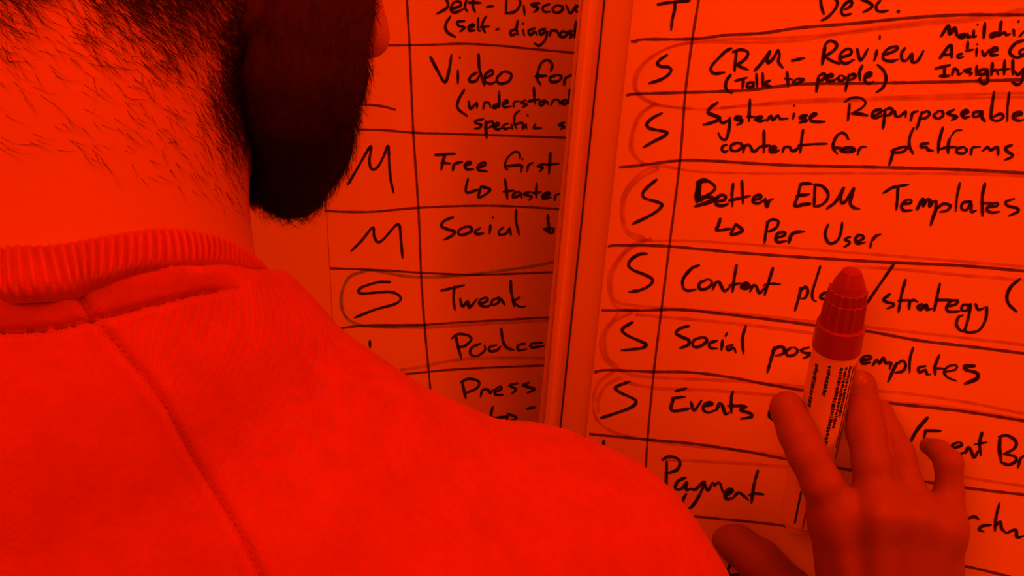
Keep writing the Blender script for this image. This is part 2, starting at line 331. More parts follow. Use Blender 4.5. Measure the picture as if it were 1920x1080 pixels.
 (B, '175,-20 185,60 205,120; 300,-12 322,20 300,80 240,145 185,175; 385,82 440,47 440,7 390,30 355,90 375,130 442,117; 525,-5 590,20 620,50 590,80 540,105; 690,3 655,45 660,88 700,100 755,90; *1.5 843,97'),
 (B, '*1.15 215,390 205,460 190,555; 210,387 255,350 310,370 310,410 260,455 220,482 270,520 342,547; 350,492 430,467 440,430 400,420 350,460 345,515 390,545 465,510; 490,420 520,517 582,420; 660,430 648,485 635,520; 685,305 683,335; 720,472 820,432 832,402 770,410 715,460 720,510 780,525 840,508; 900,412 870,460 880,520 920,512 960,460 962,530 1010,520 1060,432'),
 (B, '*1.1 160,650 150,720 140,785; 165,650 200,630 217,650 190,685 160,690; 225,672 280,652 270,635 230,655 235,690 290,690 310,672; 340,650 325,680 360,692 387,665 355,645; *1.1 420,640 405,700 390,780; 420,650 460,635 477,650 450,677 415,690; 535,560 510,620 515,687; 555,672 610,642 600,620 560,645 555,690 590,717 630,700; 665,555 720,610 738,680 710,750 655,793'),
 (B, '*1.2 1210,310 1272,220 1285,290 1327,240 1345,300 1375,325; *1.2 1410,287 1365,310 1390,325 1430,295 1442,320 1475,312; *1.1 1490,262 1487,315 1510,310; 1522,207; *1.15 1585,195 1580,260 1575,325; *1.1 1690,280 1640,292 1640,317 1705,300; *1.1 1725,185 1715,260 1705,305 1750,277 1770,300 1800,292; 1830,252 1837,308; 1872,182; 1882,312 1925,265'),
 (B, '*1.1 1200,497 1290,385 1300,492; 1222,470 1308,465; 1390,460 1355,472 1360,495 1400,487; 1440,355 1435,415 1442,440; 1425,437 1485,425; 1515,415 1512,482; 1518,377; 1560,430 1580,477 1622,425; *1.1 1630,452 1690,427 1675,405 1635,430 1640,470 1695,470; *1.1 1925,343 1850,370 1800,430 1810,470 1860,492 1925,475; 1925,415 1882,440 1895,468 1925,455'),
 (B, '*1.2 1165,587 1285,557; *1.2 1242,570 1235,650; *1.2 1200,652 1280,650; *1.1 1305,642 1320,590 1350,602 1360,640 1385,627; *1.1 1465,590 1410,607 1470,625 1455,647; 1515,565 1512,647; *1.1 1590,590 1545,602 1540,640 1590,630 1602,597 1610,700 1570,717 1535,685 1550,668; *1.1 1650,540 1640,647; 1640,620 1680,597 1700,640; *1.1 1755,515 1750,637; 1700,597 1800,590; *1.1 1825,515 1825,640; *1.1 1840,610 1870,642 1915,585; *1.1 1918,600 1900,700 1860,725 1820,705'),
]
left_words = [
 (Mb, '862,-25 885,20 878,55 810,95; 905,62 970,42 970,12 930,15 905,60 930,87 990,65; 1020,-20 1003,50 1022,78; 1062,-15 1058,40 1075,85; 1030,18 1115,20; *1.1 1155,48 1200,42; 1290,-10 1287,90; 1380,-12 1387,30 1350,80 1283,93; 1410,37 1417,102; *1.1 1522,22 1465,32 1510,57 1480,85; 1590,27 1545,47 1550,80 1592,82; 1640,35 1610,60 1625,87 1665,82 1682,50 1645,35; 1705,38 1735,92 1772,35; 1810,62 1785,42 1768,68 1795,95'),
 (Mb, '905,110 870,170 880,220 940,257; 1000,145 950,152 960,178 1002,190 970,218; 1030,192 1065,182 1060,167 1030,182 1035,210 1072,210; 1095,125 1095,205 1112,212; *.9 1150,112 1125,160 1125,187 1145,227; 1110,187 1172,182; *1.3 1220,203 1238,200; 1355,200 1320,217 1325,245 1365,230; 1370,145 1360,200 1372,242; 1405,205 1415,247; 1405,160; 1490,195 1445,212 1455,242 1490,220 1502,242; 1560,200 1520,212 1530,240 1570,217 1562,270 1520,315 1485,300; 1590,247 1602,212 1640,215 1650,237; *1.1 1680,215 1655,245 1690,257 1712,230 1675,215; *1.2 1742,215 1715,225 1747,245 1730,262; 1772,150 1765,210 1762,262'),
 (Mb, '*1.1 765,395 810,480 865,568 895,480 910,380; 955,485 955,577; 967,395; 1090,500 1042,530 1037,562 1080,560 1105,520; *1.05 1098,375 1105,480 1140,592; 1135,547 1195,512 1190,487 1150,510 1140,560 1180,580 1222,562; 1265,500 1225,540 1240,577 1300,567 1327,520 1290,495 1250,502; 1600,492 1607,445 1575,415 1530,440 1507,510 1502,542 1527,587; *1.1 1490,527 1570,525; 1640,520 1592,537 1602,567 1650,562 1672,530 1630,515; 1690,587 1700,542 1760,512'),
 (Mb, '1000,620 960,690 955,750 1020,803; *1.1 1030,702 1042,752 1085,712 1087,745; 1130,752 1142,710 1170,712 1182,742; *1.1 1235,715 1200,737 1215,747 1240,727; 1240,632 1242,742; 1265,722 1300,707 1290,695 1265,720 1280,744 1322,735; 1340,737 1347,705 1378,700; 1422,695 1392,710 1432,725 1402,742; 1480,607 1485,680 1492,722; 1440,702 1522,687; 1558,695 1520,710 1532,732 1570,702 1578,722; 1600,727 1617,695 1650,692 1662,722; *1.1 1702,690 1668,710 1700,720 1720,688; 1727,620 1722,715'),
 (Mb, '1130,825 1080,835 1077,850 1117,865 1100,887 1072,890; *1.1 1150,840 1148,890 1155,957; 1150,852 1190,840 1200,865 1162,887; 1200,882 1240,862 1225,850 1205,875 1225,897 1257,887; 1300,855 1267,870 1280,893 1322,882; 1325,862 1332,892; *.8 1385,765 1352,790 1345,850 1362,892; *.9 1345,862 1400,850 1405,890 1425,862 1430,892; 1437,797; 1490,862 1482,885 1532,888; *1.1 1690,850 1655,865 1692,880 1665,895'),
 (Nb, '*.95 195,242 260,130 352,-22 342,80 360,137 400,122 440,50 472,-22 480,100 490,210 510,300'),
 (Nb, '*.95 215,705 290,630 365,540 375,600 400,642 440,622 540,518 560,620 572,752'),
 (Nb, '*1.1 800,38 935,30; *1.1 865,37 850,90 840,142; 840,94 905,97; *1.05 920,147 932,102 985,87; 1010,112 1045,97 1035,85 1005,105 1015,137 1062,137; 1095,127 1145,107 1135,90 1095,110 1095,142 1155,152; *.8 1385,62 1380,27 1345,18 1295,65 1280,120 1300,142; 1285,117 1392,112 1390,157; 1400,65; 1435,152 1442,112 1475,92; 1555,102 1510,117 1542,130 1520,153; 1595,25 1590,100 1585,172; 1560,107 1655,98'),
 (Nb, '1025,205 1010,270 1020,300 1100,277; 1115,255 1178,282 1100,333 1115,255; 1280,205 1290,270 1297,345; 1270,292 1345,285; 1385,290 1342,305 1337,332 1375,322 1390,305 1397,337; 1455,295 1412,310 1467,330 1445,352; 1500,235 1498,332; 1470,302 1530,297; 1540,327 1590,312 1580,300 1545,315 1545,342 1602,332; 1625,352 1632,317 1660,308'),
 (Nb, '*1.1 920,470 860,495 840,530 880,552 932,570 910,600 860,625; 1010,535 960,560 965,590 1010,587 1052,562 1040,537 1000,535; 1110,545 1075,565 1085,587 1132,582; 1180,525 1175,584; *.9 1195,468; 1270,540 1240,565 1245,592 1290,582 1312,550 1322,592; 1358,420 1358,500 1380,593'),
 (Nb, '1578,455 1580,500 1592,577; 1550,552 1622,548; 1555,555 1605,580 1620,550'),
 (Ob, '485,-42 400,-40 290,-5 268,25 300,38 450,27 520,35 560,70 520,110 380,150 240,205'),
 (Ob, '*1.05 840,18 1000,-20; 930,-12 925,80 935,153; *1.1 970,72 987,127 1022,95 1035,135 1088,75; 1105,112 1160,87 1150,67 1110,82 1105,115 1150,130 1185,117; 1240,65 1192,87 1192,115 1230,105 1250,77 1280,117; *1.05 1320,-50 1325,30 1345,127; 1382,65 1342,95 1382,130 1425,125'),
 (Ob, '940,330 955,400 980,492; 915,347 960,318 1030,330 1047,360 1000,402 955,407; *.95 1112,385 1052,410 1042,457 1090,470 1142,430 1140,397; 1222,395 1172,410 1177,437 1222,432 1250,405; *1.05 1255,280 1265,360 1290,410 1340,430; 1420,385 1370,397 1377,432 1432,422; 1540,378 1462,387 1467,412 1550,400'),
 (Ob, '985,652 995,700 1010,763; 975,652 1030,628 1097,645 1090,690 1000,732; 1112,752 1125,707 1160,702 1180,727 1200,702; 1215,717 1255,702 1250,682 1215,702 1215,737 1267,740; 1370,660 1312,675 1357,700 1330,730; 1450,655 1407,675 1485,700 1435,727'),
 (Ob, '*1.1 1195,825 1190,895 1300,890; *1.1 1300,870 1360,898 1295,926 1300,870; *1.4 1432,836 1485,828'),
 (Ob, '345,365 347,412'),
]
for blk, t in right_words: word(s_right, RB, blk, t)
for blk, t in left_words: word(s_left, LW, blk, t, 5.2)
def rules(sheet_, pl, lines, wpx, mat, name, off):
    for l in lines:
        o = ribbons(parse(l, *PX), pl, off, wpx, name, mat, sheet_, discs=False, taper=False)
RO, LO = .00090, .00070
rules(s_right, RB, [
 '1183,77 1193,78 1205,74 1300,73 1360,66 1430,62 1500,52 1600,44 1700,34 1800,28 1930,28',
 '1174,179 1195,176 1300,173 1400,169 1500,158 1620,156 1750,154 1930,149',
 '1161,314 1200,310 1275,301 1340,302 1420,307 1520,311 1660,314 1800,318 1930,325',
 '1141,464 1152,460 1240,461 1300,466 1400,475 1500,482 1650,491 1800,498 1930,509',
 '1128,582 1200,582 1280,581 1350,588 1450,600 1535,611 1620,620 1720,638 1820,650 1930,664',
 '1114,698 1140,694 1220,697 1290,698 1360,706 1440,721 1510,733 1590,745 1668,756 1780,768 1850,778 1930,791',
 '1105,814 1150,818 1210,824 1300,832 1400,847 1480,862 1650,890 1808,914 1930,929',
 '1270,965 1350,973 1430,981 1500,992 1650,1028 1812,1062 1880,1078 1930,1090',
], 5.4, M_line, 'ruled_line', RO)
rules(s_right, RB, ['1312,-20 1310,0 1298,75 1285,175 1275,301 1255,462 1240,582 1226,697 1214,826 1209,920 1204,1000'], 5.0, M_line, 'ruled_line', RO+.00004)
rules(s_left, LW, [
 '715,85 800,84 870,82 940,86 1000,92 1095,101', '670,243 720,244 780,249 880,252 1075,259',
 '610,395 640,397 700,397 780,390 880,386 960,387 1060,393', '619,503 720,507 800,512 900,515 1050,510',
 '635,616 690,610 790,609 870,604 1050,594', '755,702 850,693 950,688 1030,685', '672,195 715,199 742,206'], 4.6, M_line, 'ruled_line', LO)
rules(s_left, LW, ['762,-20 763,0 768,85 775,245 785,397 790,520 797,620 808,740'], 4.8, M_line, 'ruled_line', LO+.00004)
rules(s_left, LW, ['1050,489 1000,499 930,509 850,518 770,519 705,508 680,510 655,520 642,545 640,570 647,592 665,606 690,612 740,613 800,610'], 5.6, M_greenink, 'green_outline', LO-.00003)
rules(s_left, LW, ['750,694 790,688 850,676 920,671 1030,672', '700,613 800,614 900,608 1040,600', '940,794 1015,795', '985,807 1010,806'], 6.5, M_line2, 'faint_outline', LO-.00005)
rules(s_right, RB, [
 '1930,22 1830,38 1750,44 1650,55 1560,66 1500,76 1400,80 1330,79 1265,86 1222,108 1197,138 1194,168 1215,188 1255,200 1320,205 1400,198 1500,188 1620,184 1800,178 1930,174',
 '1930,15 1830,33 1740,40 1640,52 1540,66 1450,72 1360,74 1290,80 1235,98 1200,125 1188,150 1196,178 1230,197 1300,204',
 '1232,194 1205,212 1188,248 1187,282 1203,304 1235,313', '1225,196 1198,216 1184,252 1184,286 1206,309',
 '1930,182 1700,186 1560,190 1440,196 1350,202',
 '1930,330 1800,326 1600,325 1400,325 1300,321 1235,312 1195,330 1170,362 1164,400 1174,436 1205,450 1300,452 1400,458 1500,466 1660,479 1800,490 1930,501',
 '1236,316 1198,336 1174,366 1168,402 1178,434 1210,446',
 '1222,448 1190,456 1157,488 1141,522 1144,556 1160,578 1200,582', '1210,452 1175,472 1150,508 1146,545 1156,566 1190,573 1240,577 1400,590 1530,604',
 '1160,586 1135,618 1126,645 1134,673 1158,692 1190,704 1240,708 1300,711 1400,716 1510,726',
 '1186,586 1150,604 1134,632 1138,668 1160,688',
 '1150,697 1122,718 1112,755 1120,788 1150,810 1200,822 1260,832 1400,846 1490,858', '1165,708 1138,722 1122,748 1122,775',
 '1190,590 1260,596 1350,604 1440,614 1530,626', '1170,716 1230,728 1330,732 1460,742',
 '1250,862 1330,866 1400,870 1480,876', '1600,500 1700,506 1800,516 1930,526',
 '1618,612 1720,624 1820,635 1930,648', '1640,733 1700,738 1800,752 1930,778', '1650,752 1780,764 1930,788', '1800,893 1860,903 1930,913',
], 6.6, M_redink, 'red_outline', RO-.00005)
# ------------------------------------------------------------------ signed-distance modelling
def cone(a, b, ra, rb):
    a = np.asarray(a, float); b = np.asarray(b, float); ab = b-a; L = ab @ ab + 1e-12
    def f(p):
        t = np.clip((p-a) @ ab/L, 0, 1)
        return np.linalg.norm(p-a-t[:, None]*ab, axis=1) - (ra+(rb-ra)*t)
    return f
def ball(c, r): return cone(c, np.asarray(c)+1e-6, r, r)
def ellip(c, ax, rad):                        # ax rows: three unit axes
    c = np.asarray(c, float); ax = np.asarray(ax, float); rad = np.asarray(rad, float)
    def f(p):
        q = (p-c) @ ax.T; k0 = np.linalg.norm(q/rad, axis=1); k1 = np.linalg.norm(q/rad**2, axis=1)+1e-9
        return k0*(k0-1)/k1
    return f
def chain(pts, rs):                            # one limb: joined without swelling at its joints
    cs = [cone(pts[i], pts[i+1], rs[i], rs[i+1]) for i in range(len(pts)-1)]
    def f(p):
        d = cs[0](p)
        for g in cs[1:]: d = smin(d, g(p), .0025)
        return d
    return [f]
def smin(a, b, k):
    h = np.clip(.5+.5*(b-a)/k, 0, 1); return b+(a-b)*h-k*h*(1-h)
def blend(prims, k):
    def f(p):
        d = prims[0](p)
        for g in prims[1:]: d = smin(d, g(p), k)
        return d
    return f
def union(fs, k=.004):
    return blend(fs, k)
def cut(f, g, k=.003):
    return lambda p: -smin(-f(p), g(p), k)
def surface(f, lo, hi, h, blk=14):
    """surface nets over a block-sparse grid; returns verts (camera frame) and quads facing out"""
    lo = np.asarray(lo, float); hi = np.asarray(hi, float)
    n = (np.ceil((hi-lo)/h)).astype(int)+1
    n = ((n+blk-1)//blk)*blk
    G = np.full(n, 1.0, np.float32)
    nb = n//blk
    bi = np.stack(np.meshgrid(*[np.arange(k) for k in nb], indexing='ij'), -1).reshape(-1, 3)
    cen = lo + (bi*blk+blk/2)*h
    dc = f(cen); lim = blk*h*.95 + .012
    g = np.stack(np.meshgrid(*[np.arange(blk)]*3, indexing='ij'), -1).reshape(-1, 3)
    for b, d in zip(bi, dc):
        s = b*blk
        if abs(d) > lim: G[s[0]:s[0]+blk, s[1]:s[1]+blk, s[2]:s[2]+blk] = np.sign(d); continue
        G[s[0]:s[0]+blk, s[1]:s[1]+blk, s[2]:s[2]+blk] = f(lo+(g+s)*h).reshape(blk, blk, blk)
    G[0] = G[-1] = 1; G[:, 0] = G[:, -1] = 1; G[:, :, 0] = G[:, :, -1] = 1
    ins = G < 0
    c = np.zeros(n-1, np.int8)
    for dx in (0, 1):
        for dy in (0, 1):
            for dz in (0, 1): c += ins[dx:n[0]-1+dx, dy:n[1]-1+dy, dz:n[2]-1+dz]
    cells = np.argwhere((c > 0) & (c < 8)); idx = -np.ones(n-1, np.int32); idx[tuple(cells.T)] = np.arange(len(cells))
    acc = np.zeros((len(cells), 3)); cnt = np.zeros(len(cells))
    cor = np.array([(i, j, k) for i in (0, 1) for j in (0, 1) for k in (0, 1)])
    for a in range(8):
        for b in range(a+1, 8):
            if np.abs(cor[a]-cor[b]).sum() != 1: continue
            va = G[tuple((cells+cor[a]).T)]; vb = G[tuple((cells+cor[b]).T)]
            m = (va < 0) != (vb < 0); t = np.where(m, va/(va-vb+1e-20), 0)
            acc += np.where(m[:, None], cor[a]+t[:, None]*(cor[b]-cor[a]), 0); cnt += m
    V = lo + (cells+acc/cnt[:, None])*h
    Q = []
    for ax in range(3):
        u, v = (ax+1) % 3, (ax+2) % 3
        sl0 = [slice(None)]*3; sl1 = [slice(None)]*3; sl0[ax] = slice(0, -1); sl1[ax] = slice(1, None)
        a = ins[tuple(sl0)]; b = ins[tuple(sl1)]
        e = np.argwhere(a != b); e = e[(e[:, u] > 0) & (e[:, v] > 0)]
        fl = a[tuple(e.T)]
        eu = np.zeros(3, int); eu[u] = 1; ev = np.zeros(3, int); ev[v] = 1
        q = np.stack([idx[tuple((e-eu-ev).T)], idx[tuple((e-ev).T)], idx[tuple(e.T)], idx[tuple((e-eu).T)]], 1)
        q[~fl] = q[~fl][:, ::-1]; Q.append(q)
    Q = np.concatenate(Q); Q = Q[(Q >= 0).all(1)]
    return V, Q
def smooth_mesh(V, Q, it=2, lam=.5):
    for _ in range(it):
        S = np.zeros_like(V); c = np.zeros(len(V))
        for a in range(4):
            for b in (Q[:, (a+1) % 4], Q[:, (a-1) % 4]):
                np.add.at(S, Q[:, a], V[b]); np.add.at(c, Q[:, a], 1)
        V = V + lam*(S/np.maximum(c, 1)[:, None]-V)
    return V
cm = .01
# ------------------------------------------------------------------ head frame (camera frame coordinates)
hf = np.array([.62, -.17, .77]); hf /= np.linalg.norm(hf)
hu = np.array([.10, .98, .14]); hu -= (hu @ hf)*hf; hu /= np.linalg.norm(hu)
hr = np.cross(hu, hf)
if hr[0] < 0: hr = -hr
HC = np.array([-.1185, .153, .356])
def h(r, f, u): return HC + (hr*r + hf*f + hu*u)*cm
HA = np.stack([hr, hf, hu])
head = []
head.append(ellip(h(0, -1.0, 2.4), HA, np.array([7.5, 9.4, 8.9])*cm))
head.append(cone(h(0, 3.0, -.5), h(0, 5.0, -7.3), .060, .033))
for s in (-1, 1):
    head += chain([h(5.6*s, .2, -2), h(5.3*s, .4, -6.2), h(1.6*s, 6.8, -9.3)], [.020, .017, .011])
    head.append(ball(h(4.3*s, 6.2, -1.6), .022))
    head.append(cone(h(1.2*s, 8.6, 2.2), h(4.6*s, 6.7, 2.0), .007, .007))
head.append(ball(h(0, 7.2, -9.3), .009))
face = blend(head, .014)
fine = []
fine += chain([h(0, 8.4, 1.2), h(0, 9.5, -1.4), h(0, 10.35, -3.45)], [.007, .0075, .0090])
for s in (-1, 1): fine.append(ball(h(1.0*s, 9.1, -3.6), .0060))
fine.append(ellip(h(0, 8.2, -5.7), HA, np.array([2.5, 1.1, .55])*cm))
fine.append(ellip(h(0, 8.0, -6.8), HA, np.array([2.2, 1.1, .6])*cm))
ear = []
for s in (-1, 1):
    e_ax = np.stack([hr, hf, hu])
    o_ = ellip(h(8.0*s, -1.6, -.3), e_ax, np.array([.9, 1.8, 3.2])*cm); i_ = ellip(h(8.9*s, -1.1, -.1), e_ax, np.array([.9, 1.0, 2.1])*cm)
    ear.append(cut(o_, i_))
NB = np.array([-.144, -.020, .328])
neck = blend([cone(h(0, -2.2, -5.5), NB, .056, .060), cone(NB, np.array([-.145, -.09, .34]), .062, .075),
              cone(h(0, -4.5, -3), np.array([-.147, -.01, .312]), .045, .048)], .02)
def face_f(p):
    d = smin(face(p), neck(p), .022)
    for g in fine: d = smin(d, g(p), .006)
    for g in ear: d = smin(d, g(p), .005)
    for s in (-1, 1):
        g = ball(h(3.1*s, 9.0, .3), .014); d = -smin(-d, g(p), .006)
    return d
# ------------------------------------------------------------------ right hand on the board (camera frame)
def hb(x, y, off): return toK(RB.hit(x, y, off))
def rp(r, P): return r*P[2]/FPX              # radius in photograph pixels -> metres at that depth
def finger(spec):
    P = [hb(x, y, o) for x, y, o, r in spec]; return chain(P, [rp(r, q) for (x, y, o, r), q in zip(spec, P)])
index_f = finger([(1475, 765, .036, 32), (1494, 812, .042, 34), (1513, 850, .046, 37), (1540, 905, .050, 37), (1572, 975, .047, 43)])
middle_f = finger([(1613, 724, .012, 30), (1619, 770, .017, 31), (1623, 808, .024, 35), (1634, 870, .036, 34.5), (1648, 970, .045, 40)])
ring_f = finger([(1652, 768, .012, 20), (1668, 815, .018, 25), (1683, 850, .024, 30), (1697, 905, .031, 31), (1716, 975, .040, 38)])
pinky_f = finger([(1740, 836, .010, 16), (1760, 845, .016, 20), (1779, 868, .023, 25), (1780, 925, .027, 26), (1766, 995, .036, 36)])
thumb_f = finger([(1345, 1003, .014, 22), (1381, 1020, .020, 36), (1425, 1054, .026, 42), (1478, 1115, .030, 50), (1580, 1200, .036, 56)])
mc = []
for (x, y, o, r), (xw, yw, ow, rw) in (((1563, 975, .0505, 44), (1598, 1220, .052, 52)), ((1646, 970, .0520, 40), (1652, 1230, .055, 50)),
                                      ((1714, 975, .0470, 39), (1700, 1235, .054, 50)), ((1766, 995, .0420, 39), (1752, 1235, .048, 56))):
    a, b = hb(x, y, o-.004), hb(xw, yw, ow-.004); mc.append(cone(a, b, rp(r, a), rp(rw, b)))
WR = hb(1675, 1240, .046); EL = np.array([.115, -.385, .42]); SH = np.array([.020, -.125, .372])
fore = [cone(WR, WR*.6+EL*.4, .027, .038), cone(WR*.6+EL*.4, EL, .038, .044)]
palm = blend(mc, .012)
thumb = blend(thumb_f, .006); ix = blend(index_f, .006); mi = blend(middle_f, .006); ri = blend(ring_f, .006); pi_ = blend(pinky_f, .006)
def knuckle(x, y, o, r): P = hb(x, y, o); return ball(P, rp(r, P))
knucks = [knuckle(1574, 965, .047, 30), knuckle(1650, 958, .049, 28), knuckle(1716, 965, .044, 26), knuckle(1766, 985, .038, 25)]
tend = []
for (x, y, o), (xw, yw) in (((1570, 975, .0545), (1612, 1180)), ((1650, 968, .0570), (1645, 1180)), ((1716, 975, .0515), (1682, 1180)), ((1766, 995, .0455), (1722, 1180))):
    tend.append(cone(hb(x, y, o), hb(xw, yw, .0610), .0042, .0036))
def hand_f(p):
    d = palm(p)
    for g in tend: d = smin(d, g(p), .007)
    for g in knucks: d = smin(d, g(p), .012)
    d = smin(d, thumb(p), .012)
    d2 = ix(p)
    d2 = np.minimum(d2, mi(p)); d2 = np.minimum(d2, ri(p)); d2 = np.minimum(d2, pi_(p))
    d = smin(d, d2, .008)
    for g in fore: d = smin(d, g(p), .02)
    return d
# ------------------------------------------------------------------ torso, legs (body under the clothes) and clothes
def dn(v, s): return np.asarray(v, float) + s*toDown
toDown = np.array([0, -math.cos(PITCH), math.sin(PITCH)])    # world down in the camera frame
bk = np.array([0, -math.sin(PITCH), -math.cos(PITCH)])       # world "towards camera" in the camera frame
SIL = [(470, 503), (510, 527), (560, 562), (610, 606), (660, 642), (705, 667), (755, 702), (805, 738), (870, 772), (960, 803), (1050, 828), (1130, 862), (1200, 896), (1240, 938), (1270, 1000), (1298, 1075), (1322, 1180)]
SZ = [.333, .335, .337, .340, .343, .346, .350, .354, .358, .363, .368, .372, .376, .378, .380, .382, .385]
SR = [.030, .031, .033, .036, .040, .043, .046, .049, .053, .057, .062, .064, .064, .062, .060, .058, .056]
sil_c = []
for i, (x, y) in enumerate(SIL):
    x0, y0 = SIL[max(0, i-1)]; x1, y1 = SIL[min(len(SIL)-1, i+1)]
    t = np.array([x1-x0, y1-y0], float); t /= np.linalg.norm(t); nrm = np.array([-t[1], t[0]])
    rpx = SR[i]*FPX/SZ[i]; c = np.array([x, y])+nrm*rpx
    sil_c.append(R(c[0], c[1], SZ[i]))
CH = np.array([-.135, -.20, .365]); PE = dn([-.15, -.10, .36], .50)
LSH = np.array([-.315, -.085, .335]); LEL = dn(LSH+np.array([-.03, 0, 0]), .29); LWR = dn(LEL+np.array([.02, 0, .04]), .25)
def torso_prims(g):                            # g = growth of the cloth over the body
    P = chain(sil_c, [r+g for r in SR])
    if g == 0: P += [cone([-.150, -.002, .318], [-.142, -.05, .322], .0615, .067), cone([-.141, -.004, .326], [-.14, -.05, .326], .0600, .066)]
    P += [cone([-.144, -.045, .322], [-.135, -.13, .345], .070+g, .100+g)]
    P += [cone([-.07, -.125, .352], [-.08, -.21, .375], .083+g, .09+g)]
    P += [cone([-.21, -.10, .335], [-.20, -.21, .365], .085+g, .095+g)]
    P += [cone([-.05, -.23, .385], dn(PE, -.12), .09+g, .10+g), cone([-.21, -.23, .375], dn(PE, -.12)+[-.06, 0, 0], .09+g, .10+g)]
    P += [cone([-.16, -.035, .318], LSH, .045+g, .060+g)]
    return P
armR = [cone(sil_c[-1], EL, .058, .048), cone(EL, EL*.20+WR*.80, .050, .037)]
armL = [cone(LSH, LEL, .060, .048), cone(LEL, LWR*.9+LEL*.1, .048, .036)]
shirt_core = blend(torso_prims(0)+armR+armL, .030)
hem = dn(PE, .06)
def shirt_f(p):
    d = shirt_core(p)
    d = np.maximum(d, p[:, 1]-(.005+.0015*np.clip((p[:, 0]+.105)/.02, 0, 1)-np.maximum(0, p[:, 2]-.335)*.7-np.maximum(0, -.15-p[:, 0])*.15)*(1.0)) if True else d
    # open cuff and hem ends, hollow neck
    d = np.maximum(d, (p-hem) @ toDown)
    for a, b in ((EL, WR), (LEL, LWR)):
        ax = (b-a)/np.linalg.norm(b-a); q = (a+(b-a)*.86)
        near = np.linalg.norm(p-q, axis=1)
        d = np.where(near < .10, np.maximum(d, (p-q) @ ax), d)
    nk = np.maximum(cone([-.142, .06, .330], [-.145, -.06, .334], .059, .059)(p), -.010-p[:, 1])
    return np.maximum(d, -nk)
body_core = blend(torso_prims(-.007) + [cone(sil_c[-1], EL, .050, .042)] + [cone(LSH, LEL, .052, .04), cone(LEL, LWR, .04, .027)], .03)
# ------------------------------------------------------------------ the man
base = K(dn(PE, 1.0)); FLOORZ = 0.0
base = np.array([base[0], base[1], 0.0])
man = empty('person', base)
tag(man, 'bearded man in a red sweater seen from behind, right hand raised to the board', 'person')
Vh, Qh = surface(face_f, [-.24, -.06, .23], [.02, .28, .50], .0022)
Vh = smooth_mesh(Vh, Qh, 2)
Vd, Qd = surface(hand_f, np.minimum(EL, WR)*[0, 1, 0]+[.055, .085, .36], np.array([.235, -.03, .545]), .0010)
Vd = smooth_mesh(Vd, Qd, 2)
def normals(V, Q):
    fn = np.cross(V[Q[:, 2]]-V[Q[:, 0]], V[Q[:, 3]]-V[Q[:, 1]]); N = np.zeros_like(V)
    for a in range(4): np.add.at(N, Q[:, a], fn)
    return N/(np.linalg.norm(N, axis=1, keepdims=True)+1e-12)
# skin creases over the finger joints
Nd = normals(Vd, Qd); nb = toK(CAM+RB.n)
for (x, y, o), (x2, y2, o2), w_ in (((1513, 850, .046), (1540, 905, .050), 1), ((1490, 800, .041), (1513, 850, .046), .6), ((1623, 808, .024), (1634, 870, .036), 1), ((1617, 755, .016), (1623, 808, .024), .6),
                         ((1683, 850, .024), (1697, 905, .031), .8), ((1779, 868, .023), (1780, 925, .027), .8), ((1388, 1026, .020), (1436, 1064, .026), 1)):
    a = hb(x, y, o); b = hb(x2, y2, o2); t = (b-a)/np.linalg.norm(b-a); q = Vd-a; s = q @ t; rad = np.linalg.norm(q-s[:, None]*t, axis=1)
    wgt = np.exp(-(s/.0045)**2)*np.clip((Nd @ nb)*1.5, 0, 1)*(rad < .014)
    Vd = Vd - Nd*(.00032*w_*wgt*(.5+.5*np.cos(s/.0021*2*math.pi)))[:, None]
Vt, Qt = surface(body_core, [-.46, -.78, .18], [.24, .03, .72], .008)
Vt = smooth_mesh(Vt, Qt, 2)
# left hand: relaxed, hanging, five curled fingers
lh = [cone(LWR, dn(LWR, .085), .026, .030)]
fx = np.array([0, math.sin(PITCH), math.cos(PITCH)])          # world forward
for k, (sx, ln_, r) in enumerate(((.030, .075, .0085), (.010, .085, .009), (-.010, .078, .0085), (-.029, .060, .0075))):
    a = dn(LWR, .09)+fx*sx; b = dn(a, ln_*.5)+np.array([.008, 0, 0]); c = dn(b, ln_*.45)+np.array([.022, 0, 0])
    lh += chain([a, b, c], [r*1.15, r, r*.85])
lh += chain([dn(LWR, .03)+fx*.02, dn(LWR, .065)+fx*.047+[.012, 0, 0], dn(LWR, .095)+fx*.055+[.02, 0, 0]], [.015, .011, .009])
Vl, Ql = surface(blend(lh, .006), dn(LWR, .03)-np.array([.07, .22, .07]), dn(LWR, .03)+np.array([.09, .09, .16]), .003)
Vl = smooth_mesh(Vl, Ql, 1)
parts = [(Vh, Qh), (Vd, Qd), (Vt, Qt), (Vl, Ql)]
VV = []; QQ = []; n0 = 0
for v, q in parts: VV.append(v); QQ.append(q+n0); n0 += len(v)
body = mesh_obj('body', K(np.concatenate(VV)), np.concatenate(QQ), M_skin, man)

# ------------------------------------------------------------------ sweater
def near_poly(p, poly, nrm=None):
    """distance of points (n,3) to polyline, and signed side along given up vector"""
    best = np.full(len(p), 9.0)
    for a, b in zip(poly[:-1], poly[1:]):
        ab = b-a; t = np.clip((p-a) @ ab/(ab @ ab), 0, 1); v = p-a-t[:, None]*ab
        if nrm is not None: v = v - .95*(v*nrm).sum(1, keepdims=True)*nrm   # distance along the cloth
        best = np.minimum(best, np.linalg.norm(v, axis=1))
    return best
def march(f, x, y, z0=.15, z1=.6):
    """first hit of the photograph ray with the surface f, camera frame"""
    z = z0
    for _ in range(400):
        P = R(x, y, z); d = f(P[None])[0]
        if d < .0002: return P
        z += max(d*.6, .0003)
        if z > z1: return None
    return None
Vs, Qs = surface(shirt_f, [-.46, -.78, .18], [.24, .03, .74], .0030)
Vs = smooth_mesh(Vs, Qs, 3)
SE = {}
